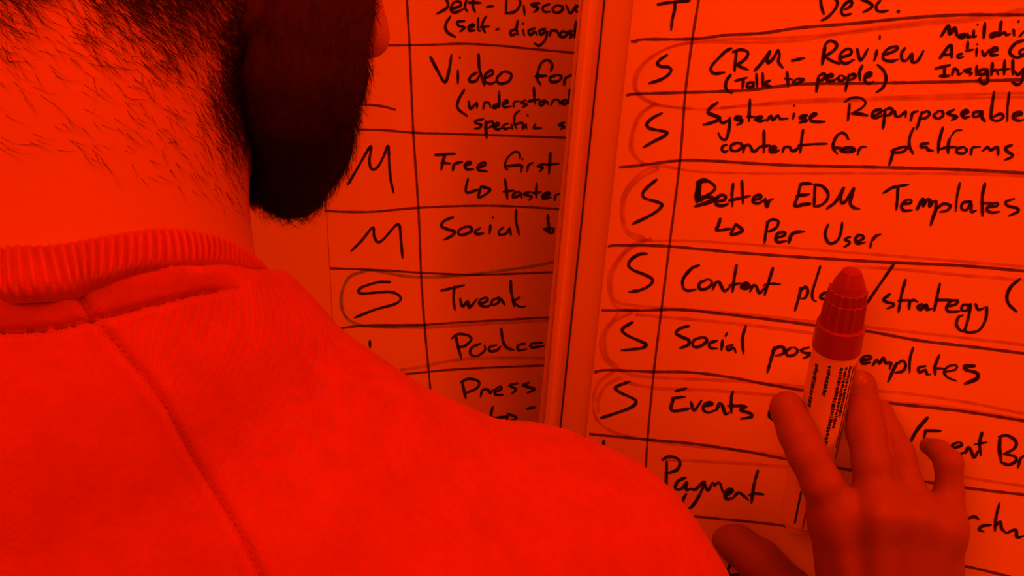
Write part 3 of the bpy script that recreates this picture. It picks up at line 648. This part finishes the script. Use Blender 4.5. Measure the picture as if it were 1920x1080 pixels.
def seam(pts):
    out = []
    for x, y in catmull(pts, 14):
        q = march(shirt_core, x, y)
        if q is not None: out.append(q)
    return out
yoke_px = [(-250, 640), (-120, 632), (0, 622), (100, 615), (180, 598), (240, 582), (330, 560), (400, 545), (462, 540)]
rag_px = [(140, 545), (185, 600), (250, 680), (310, 760), (370, 860), (430, 960), (490, 1080), (540, 1200)]
yoke = seam(yoke_px); rag = seam(rag_px)
# split the cloth finely where it is seen, then press the seams and folds in
def refine(V, Q, sel):
    """one round of quad subdivision of the selected faces and flat copies of the others (kept conforming by splitting all)"""
    E = np.concatenate([np.sort(Q[:, [a, (a+1) % 4]], 1) for a in range(4)])
    U, inv = np.unique(E, axis=0, return_inverse=True); inv = inv.ravel()
    mid = .5*(V[U[:, 0]]+V[U[:, 1]]); cen = V[Q].mean(1); nV = len(V); nQ = len(Q)
    e = [nV+inv[a*nQ:(a+1)*nQ] for a in range(4)]; c = nV+len(U)+np.arange(nQ)
    V2 = np.concatenate([V, mid, cen])
    return V2, np.concatenate([np.stack([Q[:, a], e[a], c, e[(a-1) % 4]], 1) for a in range(4)])
fc = Vs[Qs].mean(1); px = 960+fc[:, 0]/fc[:, 2]*FPX; py = 540-fc[:, 1]/fc[:, 2]*FPX
front = (py < 1150) & (px > -120) & (px < 1420) & (fc[:, 2] < .42)
def normals(V, Q):
    fn = np.cross(V[Q[:, 2]]-V[Q[:, 0]], V[Q[:, 3]]-V[Q[:, 1]]); N = np.zeros_like(V)
    for a in range(4): np.add.at(N, Q[:, a], fn)
    return N/(np.linalg.norm(N, axis=1, keepdims=True)+1e-12)
Vs, Qs = refine(Vs, Qs, None)
Vs = smooth_mesh(Vs, Qs, 1)
Ns = normals(Vs, Qs)
# broad soft folds of the knit
near_ = np.clip((.47-Vs[:, 2])/.04, 0, 1)*np.clip((Vs[:, 1]+.30)/.05, 0, 1)
Vs = Vs + Ns*((.0014*np.sin(Vs[:, 0]*70+Vs[:, 1]*45+1.0)*np.exp(-((Vs[:, 1]+.10)/.06)**2) + .0009*np.sin(Vs[:, 0]*-50+Vs[:, 1]*120))*near_)[:, None]
fc = Vs[Qs].mean(1); dd = np.full(len(fc), 9.0); nearf = (fc[:, 2] < .45) & (fc[:, 1] > -.26)
dd[nearf] = np.minimum(near_poly(fc[nearf], rag), near_poly(fc[nearf], yoke))
selq = dd < .021
Va, Qa = refine(Vs, Qs[selq], None)
Vs, Qs = Va, np.concatenate([Qs[~selq], Qa])
Ns = normals(Vs, Qs)
close = (Vs[:, 2] < .45) & (Vs[:, 1] > -.26)
idx = np.where(close)[0]; P = Vs[idx]
disp = np.zeros(len(idx))
d1 = near_poly(P, rag, Ns[idx]); disp += -.0015*np.exp(-(d1/.0008)**2) + .0004*np.exp(-((d1-.0030)/.0015)**2)
d2 = near_poly(P, yoke, Ns[idx])
yk = np.array(yoke); xx = np.interp(P[:, 0]/P[:, 2], yk[:, 0]/yk[:, 2], yk[:, 1]/yk[:, 2]); above = (P[:, 1]/P[:, 2]-xx)
rightmost = yk[-1, 0]/yk[-1, 2]
fade = np.clip((rightmost+.004-P[:, 0]/P[:, 2])/.03, 0, 1)*(P[:, 2] < .345)
sg = np.clip(above*P[:, 2]/.0007, -1, 1)
# the edge of the lower panel stands over the neck band
disp += fade*np.where(above > 0, -.0030*np.exp(-d2/.0030)+.0020*np.exp(-((d2-.0095)/.0055)**2), .0009*np.exp(-d2/.006)) - fade*.0026*np.exp(-(d2/.0010)**2)
Vs[idx] += Ns[idx]*disp[:, None]

# knit material: fine ribs (local wave), heathered red yarn
def knit_material(wave=True):
    m = material('red_knit' if wave else 'red_rib_knit', (.74, .155, .12), .9, .08, sheen=.25)
    nt = m.node_tree; N = nt.nodes; L = nt.links; b = N['Principled BSDF']
    tc = N.new('ShaderNodeTexCoord')
    mp = N.new('ShaderNodeMapping'); mp.inputs['Rotation'].default_value = (0, math.radians(12), 0); L.new(tc.outputs['Object'], mp.inputs['Vector'])
    wv = N.new('ShaderNodeTexWave'); wv.wave_type = 'BANDS'; wv.bands_direction = 'X'; wv.inputs['Scale'].default_value = 760; wv.inputs['Distortion'].default_value = 1.5; wv.inputs['Detail'].default_value = 2; wv.inputs['Detail Scale'].default_value = 3
    L.new(mp.outputs[0], wv.inputs['Vector'])
    n1 = N.new('ShaderNodeTexNoise'); n1.inputs['Scale'].default_value = 420; n1.inputs['Detail'].default_value = 4; L.new(tc.outputs['Object'], n1.inputs['Vector'])
    n2 = N.new('ShaderNodeTexNoise'); n2.inputs['Scale'].default_value = 70; n2.inputs['Detail'].default_value = 6; n2.inputs['Roughness'].default_value = .7; L.new(tc.outputs['Object'], n2.inputs['Vector'])
    ad = N.new('ShaderNodeMath'); ad.operation = 'ADD'; ad.inputs[0].default_value = 0
    if wave: L.new(wv.outputs['Fac'], ad.inputs[0])
    ml = N.new('ShaderNodeMath'); ml.operation = 'MULTIPLY'; ml.inputs[1].default_value = 2.2; L.new(n1.outputs['Fac'], ml.inputs[0]); L.new(ml.outputs[0], ad.inputs[1])
    bp = N.new('ShaderNodeBump'); bp.inputs['Strength'].default_value = .4; bp.inputs['Distance'].default_value = .0003
    L.new(ad.outputs[0], bp.inputs['Height']); L.new(bp.outputs[0], b.inputs['Normal'])
    mx = N.new('ShaderNodeMix'); mx.data_type = 'RGBA'; mx.inputs[6].default_value = (.34, .072, .06, 1); mx.inputs[7].default_value = (.59, .130, .11, 1)
    L.new(n2.outputs['Fac'], mx.inputs[0]); L.new(mx.outputs[2], b.inputs['Base Color'])
    return m
M_knit = knit_material(); M_rib = knit_material(False)
shirt = mesh_obj('sweater', K(Vs), Qs, M_knit, man)

# ribbed collar
top_px = [(-300, 520, .318), (-150, 490, .285), (0, 468, .268), (100, 465, .2695), (180, 451, .274), (260, 437, .281), (330, 435, .290), (400, 450, .303), (440, 474, .317), (473, 507, .335)]
bot_px = [(-330, 600, .310), (-170, 570, .272), (0, 552, .2525), (120, 546, .2575), (180, 530, .262), (260, 510, .272), (340, 507, .2850), (400, 509, .299), (450, 517, .316), (484, 531, .336)]
top = [R(*t) for t in top_px] + [np.array(v) for v in ((-.088, -.008, .365), (-.12, -.022, .393), (-.16, -.022, .393), (-.197, -.004, .362))]
bot = [R(*t) for t in bot_px] + [np.array(v) for v in ((-.078, -.022, .372), (-.12, -.042, .405), (-.165, -.042, .405), (-.207, -.022, .372))]
def closed(P, n):
    m = len(P); out = []
    for k in range(n):
        t = k/n*m; i = int(t); t -= i; p0, p1, p2, p3 = P[(i-1) % m], P[i % m], P[(i+1) % m], P[(i+2) % m]
        out.append(.5*((2*p1)+(p2-p0)*t+(2*p0-5*p1+4*p2-p3)*t*t+(3*p1-p0-3*p2+p3)*t**3))
    return np.array(out)
# resample both edges by arc length so that the ribs are even
def even(Pc, n):
    seg = np.linalg.norm(np.roll(Pc, -1, 0)-Pc, axis=1); s = np.concatenate([[0], np.cumsum(seg)]); Q_ = np.concatenate([Pc, Pc[:1]])
    t = np.linspace(0, s[-1], n, endpoint=False); return np.stack([np.interp(t, s, Q_[:, k]) for k in range(3)], 1)
NR = 168; NU = NR*8
T_ = closed(top, 2000); B_ = closed(bot, 2000)
seg = np.linalg.norm(np.roll(T_, -1, 0)-T_, axis=1); s_ = np.concatenate([[0], np.cumsum(seg)]); tt = np.linspace(0, s_[-1], NU, endpoint=False)
ti = np.interp(tt, s_, np.arange(len(s_))); 
def samp(Pc): Q_ = np.concatenate([Pc, Pc[:1]]); return np.stack([np.interp(ti, np.arange(len(Q_)), Q_[:, k]) for k in range(3)], 1)
T2, B2 = samp(T_), samp(B_)
axis_c = np.array([-.142, 0, .330])
outw = .5*(T2+B2)-axis_c; outw[:, 1] = 0; outw /= np.linalg.norm(outw, axis=1, keepdims=True)
outw = outw + np.array([0, .35, 0]); outw /= np.linalg.norm(outw, axis=1, keepdims=True)
prof = [(-.05, -.0030), (0.0, -.0016), (-.04, .0008), (.0, .0021), (.08, .0030), (.22, .0036), (.40, .0038), (.60, .0037), (.78, .0034), (.90, .0026), (.97, .0012), (1.04, -.0010), (1.10, -.0040)]
ribw = [0, .1, .4, .7, 1, 1, 1, 1, 1, .8, .3, 0, 0]
ang = np.arange(NU)/NU*NR*2*math.pi
rib = np.sign(np.sin(ang))*np.abs(np.sin(ang))**.7
V_ = []; 
for (b, o_), rw in zip(prof, ribw):
    V_.append(T2+(B2-T2)*b + outw*(o_ + rw*.00095*rib)[:, None] if np.ndim(rw) else T2+(B2-T2)*b + outw*(o_ + rw*.00095*rib)[:, None])
V_ = np.concatenate(V_); F_ = []
ii = np.arange(NU); jj = (ii+1) % NU
for r in range(len(prof)-1): F_.append(np.stack([r*NU+ii, (r+1)*NU+ii, (r+1)*NU+jj, r*NU+jj], 1))
collar = mesh_obj('ribbed_collar', K(V_), np.concatenate(F_), M_rib, shirt)

# seams: rows of small stitches standing beside the pressed line
def stitches(poly, name, gap=.0020, ln_=.0010, r=.00012):
    pts = np.array(catmull_np(poly, gap)); mb = MB()
    vis = np.where((Vs[:, 2] < .45) & (Vs[:, 1] > -.3))[0]
    for i in range(len(pts)):
        k = vis[np.argmin(((Vs[vis]-pts[i])**2).sum(1))]; pts[i] += ((Vs[k]-pts[i]) @ Ns[k])*Ns[k]
    for i in range(len(pts)-1):
        d = pts[i+1]-pts[i]; L_ = np.linalg.norm(d)
        if L_ < 1e-6: continue
        d /= L_; nrm = np.array([0, .3, -1.0]); nrm /= np.linalg.norm(nrm); sd = np.cross(d, nrm)
        a = pts[i]+nrm*-.0004; b = a+d*ln_+sd*.0003
        ring = []
        for c in (a, b):
            for k in range(4):
                t = k*math.pi/2; ring.append(K(c+(sd*math.cos(t)+nrm*math.sin(t))*r))
        mb.add(ring, [(0, 1, 5, 4), (1, 2, 6, 5), (2, 3, 7, 6), (3, 0, 4, 7), (3, 2, 1, 0), (4, 5, 6, 7)])
    return tag(mb.build(name, M_knit, shirt), kind='stuff')
def catmull_np(poly, gap):
    P = np.array(poly); seg = np.linalg.norm(np.diff(P, axis=0), axis=1); s = np.concatenate([[0], np.cumsum(seg)])
    t = np.arange(0, s[-1], gap); return np.stack([np.interp(t, s, P[:, k]) for k in range(3)], 1)
stitches(rag, 'seam_stitches')

# ------------------------------------------------------------------ trousers and shoes (below the frame)
M_den = material('dark_trousers', (.05, .06, .10), .9, .1, noise=(60, .2)); M_shoe = material('black_shoe', (.02, .02, .02), .5, .3)
legs = [blend([cone(dn(PE, -.02)+[-.04, 0, 0], dn(PE, -.02)+[.04, 0, 0], .125, .125)], .01)]
L1 = toK(np.array([base[0]-.11, base[1], .10])); L2 = toK(np.array([base[0]+.11, base[1]+.03, .10]))
lp = [cone(dn(PE, -.04)+[-.05, 0, 0], dn(PE, -.04)+[.05, 0, 0], .112, .112)]
for L_, s in ((L1, -1), (L2, 1)):
    hip = dn(PE, .05)+np.array([.075*s, 0, 0]); kn = .5*(hip+L_)+fx*.01
    lp += [cone(hip, kn, .088, .062), cone(kn, L_, .062, .052)]
Vp, Qp = surface(blend(lp, .03), np.minimum(L1, L2)-[.14, .08, .25], dn(PE, -.2)+[.25, .15, .45], .010)
mesh_obj('trousers', K(smooth_mesh(Vp, Qp, 2)), Qp, M_den, man)
for L_ in (L1, L2):
    g = toK(np.array([*K(L_)[:2], .0]))
    up_ = -toDown
    sh = [cone(g+up_*.045-fx*.05, g+up_*.040+fx*.15, .040, .036), cone(g+up_*.10, g+up_*.05+fx*.02, .045, .045)]
    f_ = blend(sh, .02); g0 = g.copy()
    ff = lambda p, f_=f_, g0=g0: np.maximum(f_(p), (p-g0) @ toDown)
    Vq, Qq = surface(ff, g-[.09, .12, .14], g+[.09, .22, .26], .006)
    mesh_obj('shoe', K(smooth_mesh(Vq, Qq, 1)), Qq, M_shoe, man)
HAIRLINE = [-5.5, -5.6, -5.8, -5.4, -5.0, -4.5]
# ------------------------------------------------------------------ hair
def tri_sample(V, Q, n, mask_face):
    Qm = Q[mask_face]; A_ = np.linalg.norm(np.cross(V[Qm[:, 2]]-V[Qm[:, 0]], V[Qm[:, 3]]-V[Qm[:, 1]]), axis=1)
    k = rng.choice(len(Qm), n, p=A_/A_.sum()); a, b = rng.random((2, n, 1))
    q = V[Qm[k]]; P = (1-a)*(1-b)*q[:, 0]+a*(1-b)*q[:, 1]+a*b*q[:, 2]+(1-a)*b*q[:, 3]
    nn = np.cross(V[Qm[k, 2]]-V[Qm[k, 0]], V[Qm[k, 3]]-V[Qm[k, 1]]); nn /= np.linalg.norm(nn, axis=1, keepdims=True)+1e-12
    return P, nn
def strands(P, N_, dirs, length, lift, curl, r, name, mat, parent, segs=3):
    """three-sided tapering hairs"""
    n = len(P); T = dirs-(dirs*N_).sum(1, keepdims=True)*N_; T /= np.linalg.norm(T, axis=1, keepdims=True)+1e-9
    S = np.cross(N_, T); L_ = length[:, None]
    cu = rng.normal(0, 1, (n, 1))*curl
    V = []; 
    for k in range(segs+1):
        t = k/segs
        c = P + T*L_*t + N_*L_*(lift*t - lift*.45*t*t) + S*L_*cu*t*t
        rr = r*(1-t*.85)
        for j in range(3):
            a = j*2*math.pi/3; V.append(c + (S*math.cos(a)+N_*math.sin(a))*rr)
    V = np.stack(V, 1)                       # n, (segs+1)*3, 3
    m = (segs+1)*3; F = []
    for k in range(segs):
        for j in range(3):
            F.append([k*3+j, k*3+(j+1) % 3, (k+1)*3+(j+1) % 3, (k+1)*3+j])
    F = np.array(F); Q_ = (F[None]+(np.arange(n)*m)[:, None, None]).reshape(-1, 4)
    o = mesh_obj(name, K(V.reshape(-1, 3)), Q_, mat, parent)
    return tag(o, kind='stuff')
loc = lambda P: ((P-HC) @ HA.T)/cm           # -> head coordinates (right, forward, up) in cm
fcH = Vh[Qh].mean(1); lc = loc(fcH)
# cap of hair over the skull
capf = lambda p: np.maximum(ellip(h(0, -1.2, 2.8), HA, np.array([7.85, 9.8, 9.35])*cm)(p), np.maximum(((h(0, 0, -3.6)-p) @ hu), ((p-h(0, 4.5, 0)) @ hf) - ((p-h(0, 0, 7)) @ hu)*.9))
Vc, Qc = surface(capf, [-.24, .0, .23], [.04, .30, .48], .004)
hair = mesh_obj('hair', K(smooth_mesh(Vc, Qc, 2)), Qc, M_hair, man); hair['label'] = 'short dark hair'
P, N_ = tri_sample(Vc, Qc, 18000, np.ones(len(Qc), bool)); n = len(P)
strands(P, N_, -hu*.6-hf*.5+hr*rng.normal(0, .5, (n, 1))+rng.normal(0, .4, (n, 3)), rng.uniform(.006, .012, n), .45, .4, .00012, 'hair_strands', M_hair, hair, segs=2)
# faded hair round the nape and behind the ear: density thins downwards
P, N_ = tri_sample(Vh, Qh, 150000, (lc[:, 2] > -13) & (lc[:, 2] < -3.2) & (lc[:, 1] < 2.0))
l = loc(P)
edge = np.interp(l[:, 1], [-12, -6, -5.5, -5, -4.6, -4, -2, -1, -.3, .5, 3], [-9.2, -9.4, -9.3, -8.6, -8.9, -9.5, -9.8, -9.0, -9.3, -10.6, -11])
dens = (.25/(1+np.exp(-(l[:, 2]-edge-.3)/.6)) + .5/(1+np.exp(-(l[:, 2]-edge-1.2)/.4)))*np.where(l[:, 1] < -5.2, 2.0, 1.0)
dens += .42*np.exp(-((l[:, 1]-.7)/.9)**2)/(1+np.exp(-(l[:, 2]+10.7)/.45))
dens += .014*np.exp(-((l[:, 2]-edge+2.5)/2.0)**2)
keep = rng.random(len(P)) < dens; keep &= (N_[:, 2] < .35)
P, N_ = P[keep], N_[keep]; n = len(P)
dirs = -hu*.5 + hf*.9 + rng.normal(0, .22, (n, 3))
strands(P, N_, dirs, rng.uniform(.003, .009, n), .15, .3, .00006, 'nape_hair', M_hair, hair, segs=2)
# ------------------------------------------------------------------ beard
def bpt(x, y, z, rpx): return R(x, y, z), rpx*z/FPX
bp5 = [bpt(572, -60, .318, 138), bpt(564, 10, .324, 132), bpt(560, 110, .330, 124), bpt(561, 200, .338, 108), bpt(556, 270, .350, 88), bpt(545, 338, .362, 73)]
bvis = chain([q[0] for q in bp5], [q[1] for q in bp5])
bz = bvis + [cone(h(6.0, .6, -1.0), h(5.9, 1.2, -4.6), .013, .018),
      cone(h(-6.0, .6, -1.0), h(-5.6, 1.2, -5.8), .012, .017), cone(h(-5.6, 1.2, -5.8), h(-3.4, 5.4, -8.4), .017, .019), cone(h(-3.4, 5.4, -8.4), R(545, 335, .376), .019, .0125),
      cone(R(672, 138, .395), R(655, 175, .395), .0045, .006)]
bb = blend(bz, .004)
def rough_b(p):
    fl = (p-HC) @ hf; ul = (p-HC) @ hu
    shell = np.maximum(face(p)-.0035, np.maximum(np.maximum(-.002-fl, ul+.012+.62*np.maximum(fl, 0)), fl-.080))
    return np.minimum(bb(p), shell) + .0007*np.sin(p[:, 0]*900+np.sin(p[:, 1]*500)*2)*np.sin(p[:, 1]*800+p[:, 2]*300)
Vb, Qb = surface(rough_b, [-.24, -.0, .28], [.0, .22, .50], .0022)
beard = mesh_obj('beard', K(Vb), Qb, M_beard, man); beard['label'] = 'dense black beard'
P, N_ = tri_sample(Vb, Qb, 26000, np.ones(len(Qb), bool)); n = len(P)
strands(P, N_, -hu+hf*.1+rng.normal(0, .45, (n, 3)), rng.uniform(.003, .007, n)*np.clip((1.66-K(P)[:, 2])/.08, .35, 1), .7, .5, .00008, 'beard_hairs', M_beard, beard, segs=2)
# eyes, seen only from the front
M_eye = material('eye_white', (.8, .8, .78), .2, .5); M_iris = material('iris_brown', (.08, .04, .02), .2, .5)
for s in (-1, 1):
    c = h(3.1*s, 7.35, .3); Ve, Qe = surface(ball(c, .0118), c-.016, c+.016, .0018); e = mesh_obj('eye', K(Ve), Qe, M_eye, man)
    c2 = h(3.1*s, 8.25, .3); Ve, Qe = surface(ellip(c2, HA, [.0055, .0034, .0055]), c2-.008, c2+.008, .0012); mesh_obj('iris', K(Ve), Qe, M_iris, e)
# fingernails
M_nail = material('fingernail', (.36, .22, .18), .3, .4)
def nail(tip, nxt, w_, l_, lift):
    a = hb(*tip); b = hb(*nxt); t = (a-b)/np.linalg.norm(a-b); n_ = toK(CAM+RB.n); n_ = n_-(n_ @ t)*t; n_ /= np.linalg.norm(n_); s = np.cross(t, n_)
    c = a+n_*lift+t*.0018; A3 = np.stack([s, t, n_])
    f = lambda p: np.maximum(ellip(c-n_*.004, A3, [w_, l_, .0062])(p), -((p-c) @ n_) - .0016)
    Vn, Qn = surface(f, c-.014, c+.014, .0007); return mesh_obj('fingernail', K(smooth_mesh(Vn, Qn, 1)), Qn, M_nail, man)
nail((1613, 724, .012), (1619, 770, .017), .0056, .0068, .0060)
# ------------------------------------------------------------------ marker pen
T0 = hb(1598, 506, .0390); T1 = hb(1499, 984, .0130)
ax = T1-T0; LEN = np.linalg.norm(ax); ax /= LEN
sd = np.cross(ax, [0, 0, 1.0]); sd /= np.linalg.norm(sd); fr = np.cross(sd, ax)
if fr[2] > 0: fr = -fr                        # fr points to the camera
if sd[0] < 0: sd = -sd
mk = empty('marker_pen', K(T0+ax*LEN*.5))
tag(mk, 'thick felt marker with red cap and white printed barrel, held under the fingers', 'marker')
def lathe(prof, n, flute=None, a0=0):
    V = []; F = []
    for s_, r_, fl_ in prof:
        for i in range(n):
            a = a0+2*math.pi*i/n; rr = r_*(1-(fl_*(.5+.5*math.cos(a*flute)) if flute else 0))
            V.append(K(T0+ax*s_+(sd*math.cos(a)+fr*math.sin(a))*rr))
    for k in range(len(prof)-1):
        for i in range(n): j = (i+1) % n; F.append((k*n+i, k*n+j, (k+1)*n+j, (k+1)*n+i))
    F.append(tuple(range(n))[::-1]); F.append(tuple((len(prof)-1)*n+i for i in range(n)))
    return V, F
M_cap = material('red_cap_plastic', (.30, .045, .04), .28, .5); M_barrel = material('white_barrel', (.80, .80, .78), .45, .3); M_print = material('black_print', (.03, .03, .03), .5, .2)
RM = .0104
c1 = LEN*.272
cap = [(0, .0022, 0), (.0006, .0040, 0), (.003, .0052, 0), (.0065, .0068, 0), (.0095, .0076, 0), (.0098, .0086, .10), (.0150, .0089, .12), (.0153, .0093, .12), (c1*.68, .0098, .12), (c1*.685, .0100, 0), (c1*.69, RM*1.03, 0), (c1*.985, RM*1.06, 0), (c1, RM*1.04, 0), (c1, RM*.9, 0)]
V, F = lathe(cap, 96, 16); mesh_obj('cap', V, F, M_cap, mk, smooth=False)
bp_ = [(c1*.99, RM*.96, 0), (c1, RM, 0), (LEN-.006, RM, 0), (LEN-.0055, RM*.8, 0), (LEN-.001, RM*.78, 0), (LEN, RM*.7, 0)]
V, F = lathe(bp_, 64); o = mesh_obj('barrel', V, F, M_barrel, mk)
bv = o.modifiers.new('edge', 'EDGE_SPLIT'); bv.split_angle = math.radians(35)
pr = MB()
def patch(s0, s1, a0, a1, r=RM+.00008):
    V = []; F = []
    m = max(1, int((a1-a0)/.12)+1)
    for k in range(m+1):
        a = a0+(a1-a0)*k/m
        for s_ in (s0, s1): V.append(K(T0+ax*s_+(sd*math.cos(a)+fr*math.sin(a))*r))
    for k in range(m): F.append((2*k, 2*k+1, 2*k+3, 2*k+2))
    pr.add(V, F)
rr_ = random.Random(3)
# rows of small vertical print: (angle from the right edge, start, end, row thickness, glyph length)
for a, s0, s1, th, gl in ((.50, .0045, .060, .070, .0), (.68, .0045, .060, .070, .0), (.86, .0045, .052, .070, .0),
                          (1.10, .004, .033, .12, .003), (1.30, .004, .039, .12, .003), (1.52, .004, .057, .13, .003),
                          (2.02, .004, .021, .12, .0035), (2.62, .006, .030, .16, .003)):
    s = s0
    while s < s1:
        g = rr_.uniform(.0008, .0024) if gl else s1
        patch(c1+s, min(c1+s+g, c1+s1), a-th*(rr_.uniform(.4, .75) if gl else .5), a+th*(rr_.uniform(.4, .75) if gl else .5)); s += g+rr_.uniform(.0001, .0005)
for a, s0, s1, th in ((2.15, LEN-c1-.030, LEN-c1-.009, .10), (1.75, LEN-c1-.030, LEN-c1-.007, .05), (1.45, LEN-c1-.032, LEN-c1-.012, .3)):
    patch(c1+s0, c1+s1, a-th/2, a+th/2)
tag(pr.build('printed_lettering', M_print, mk), kind='stuff')
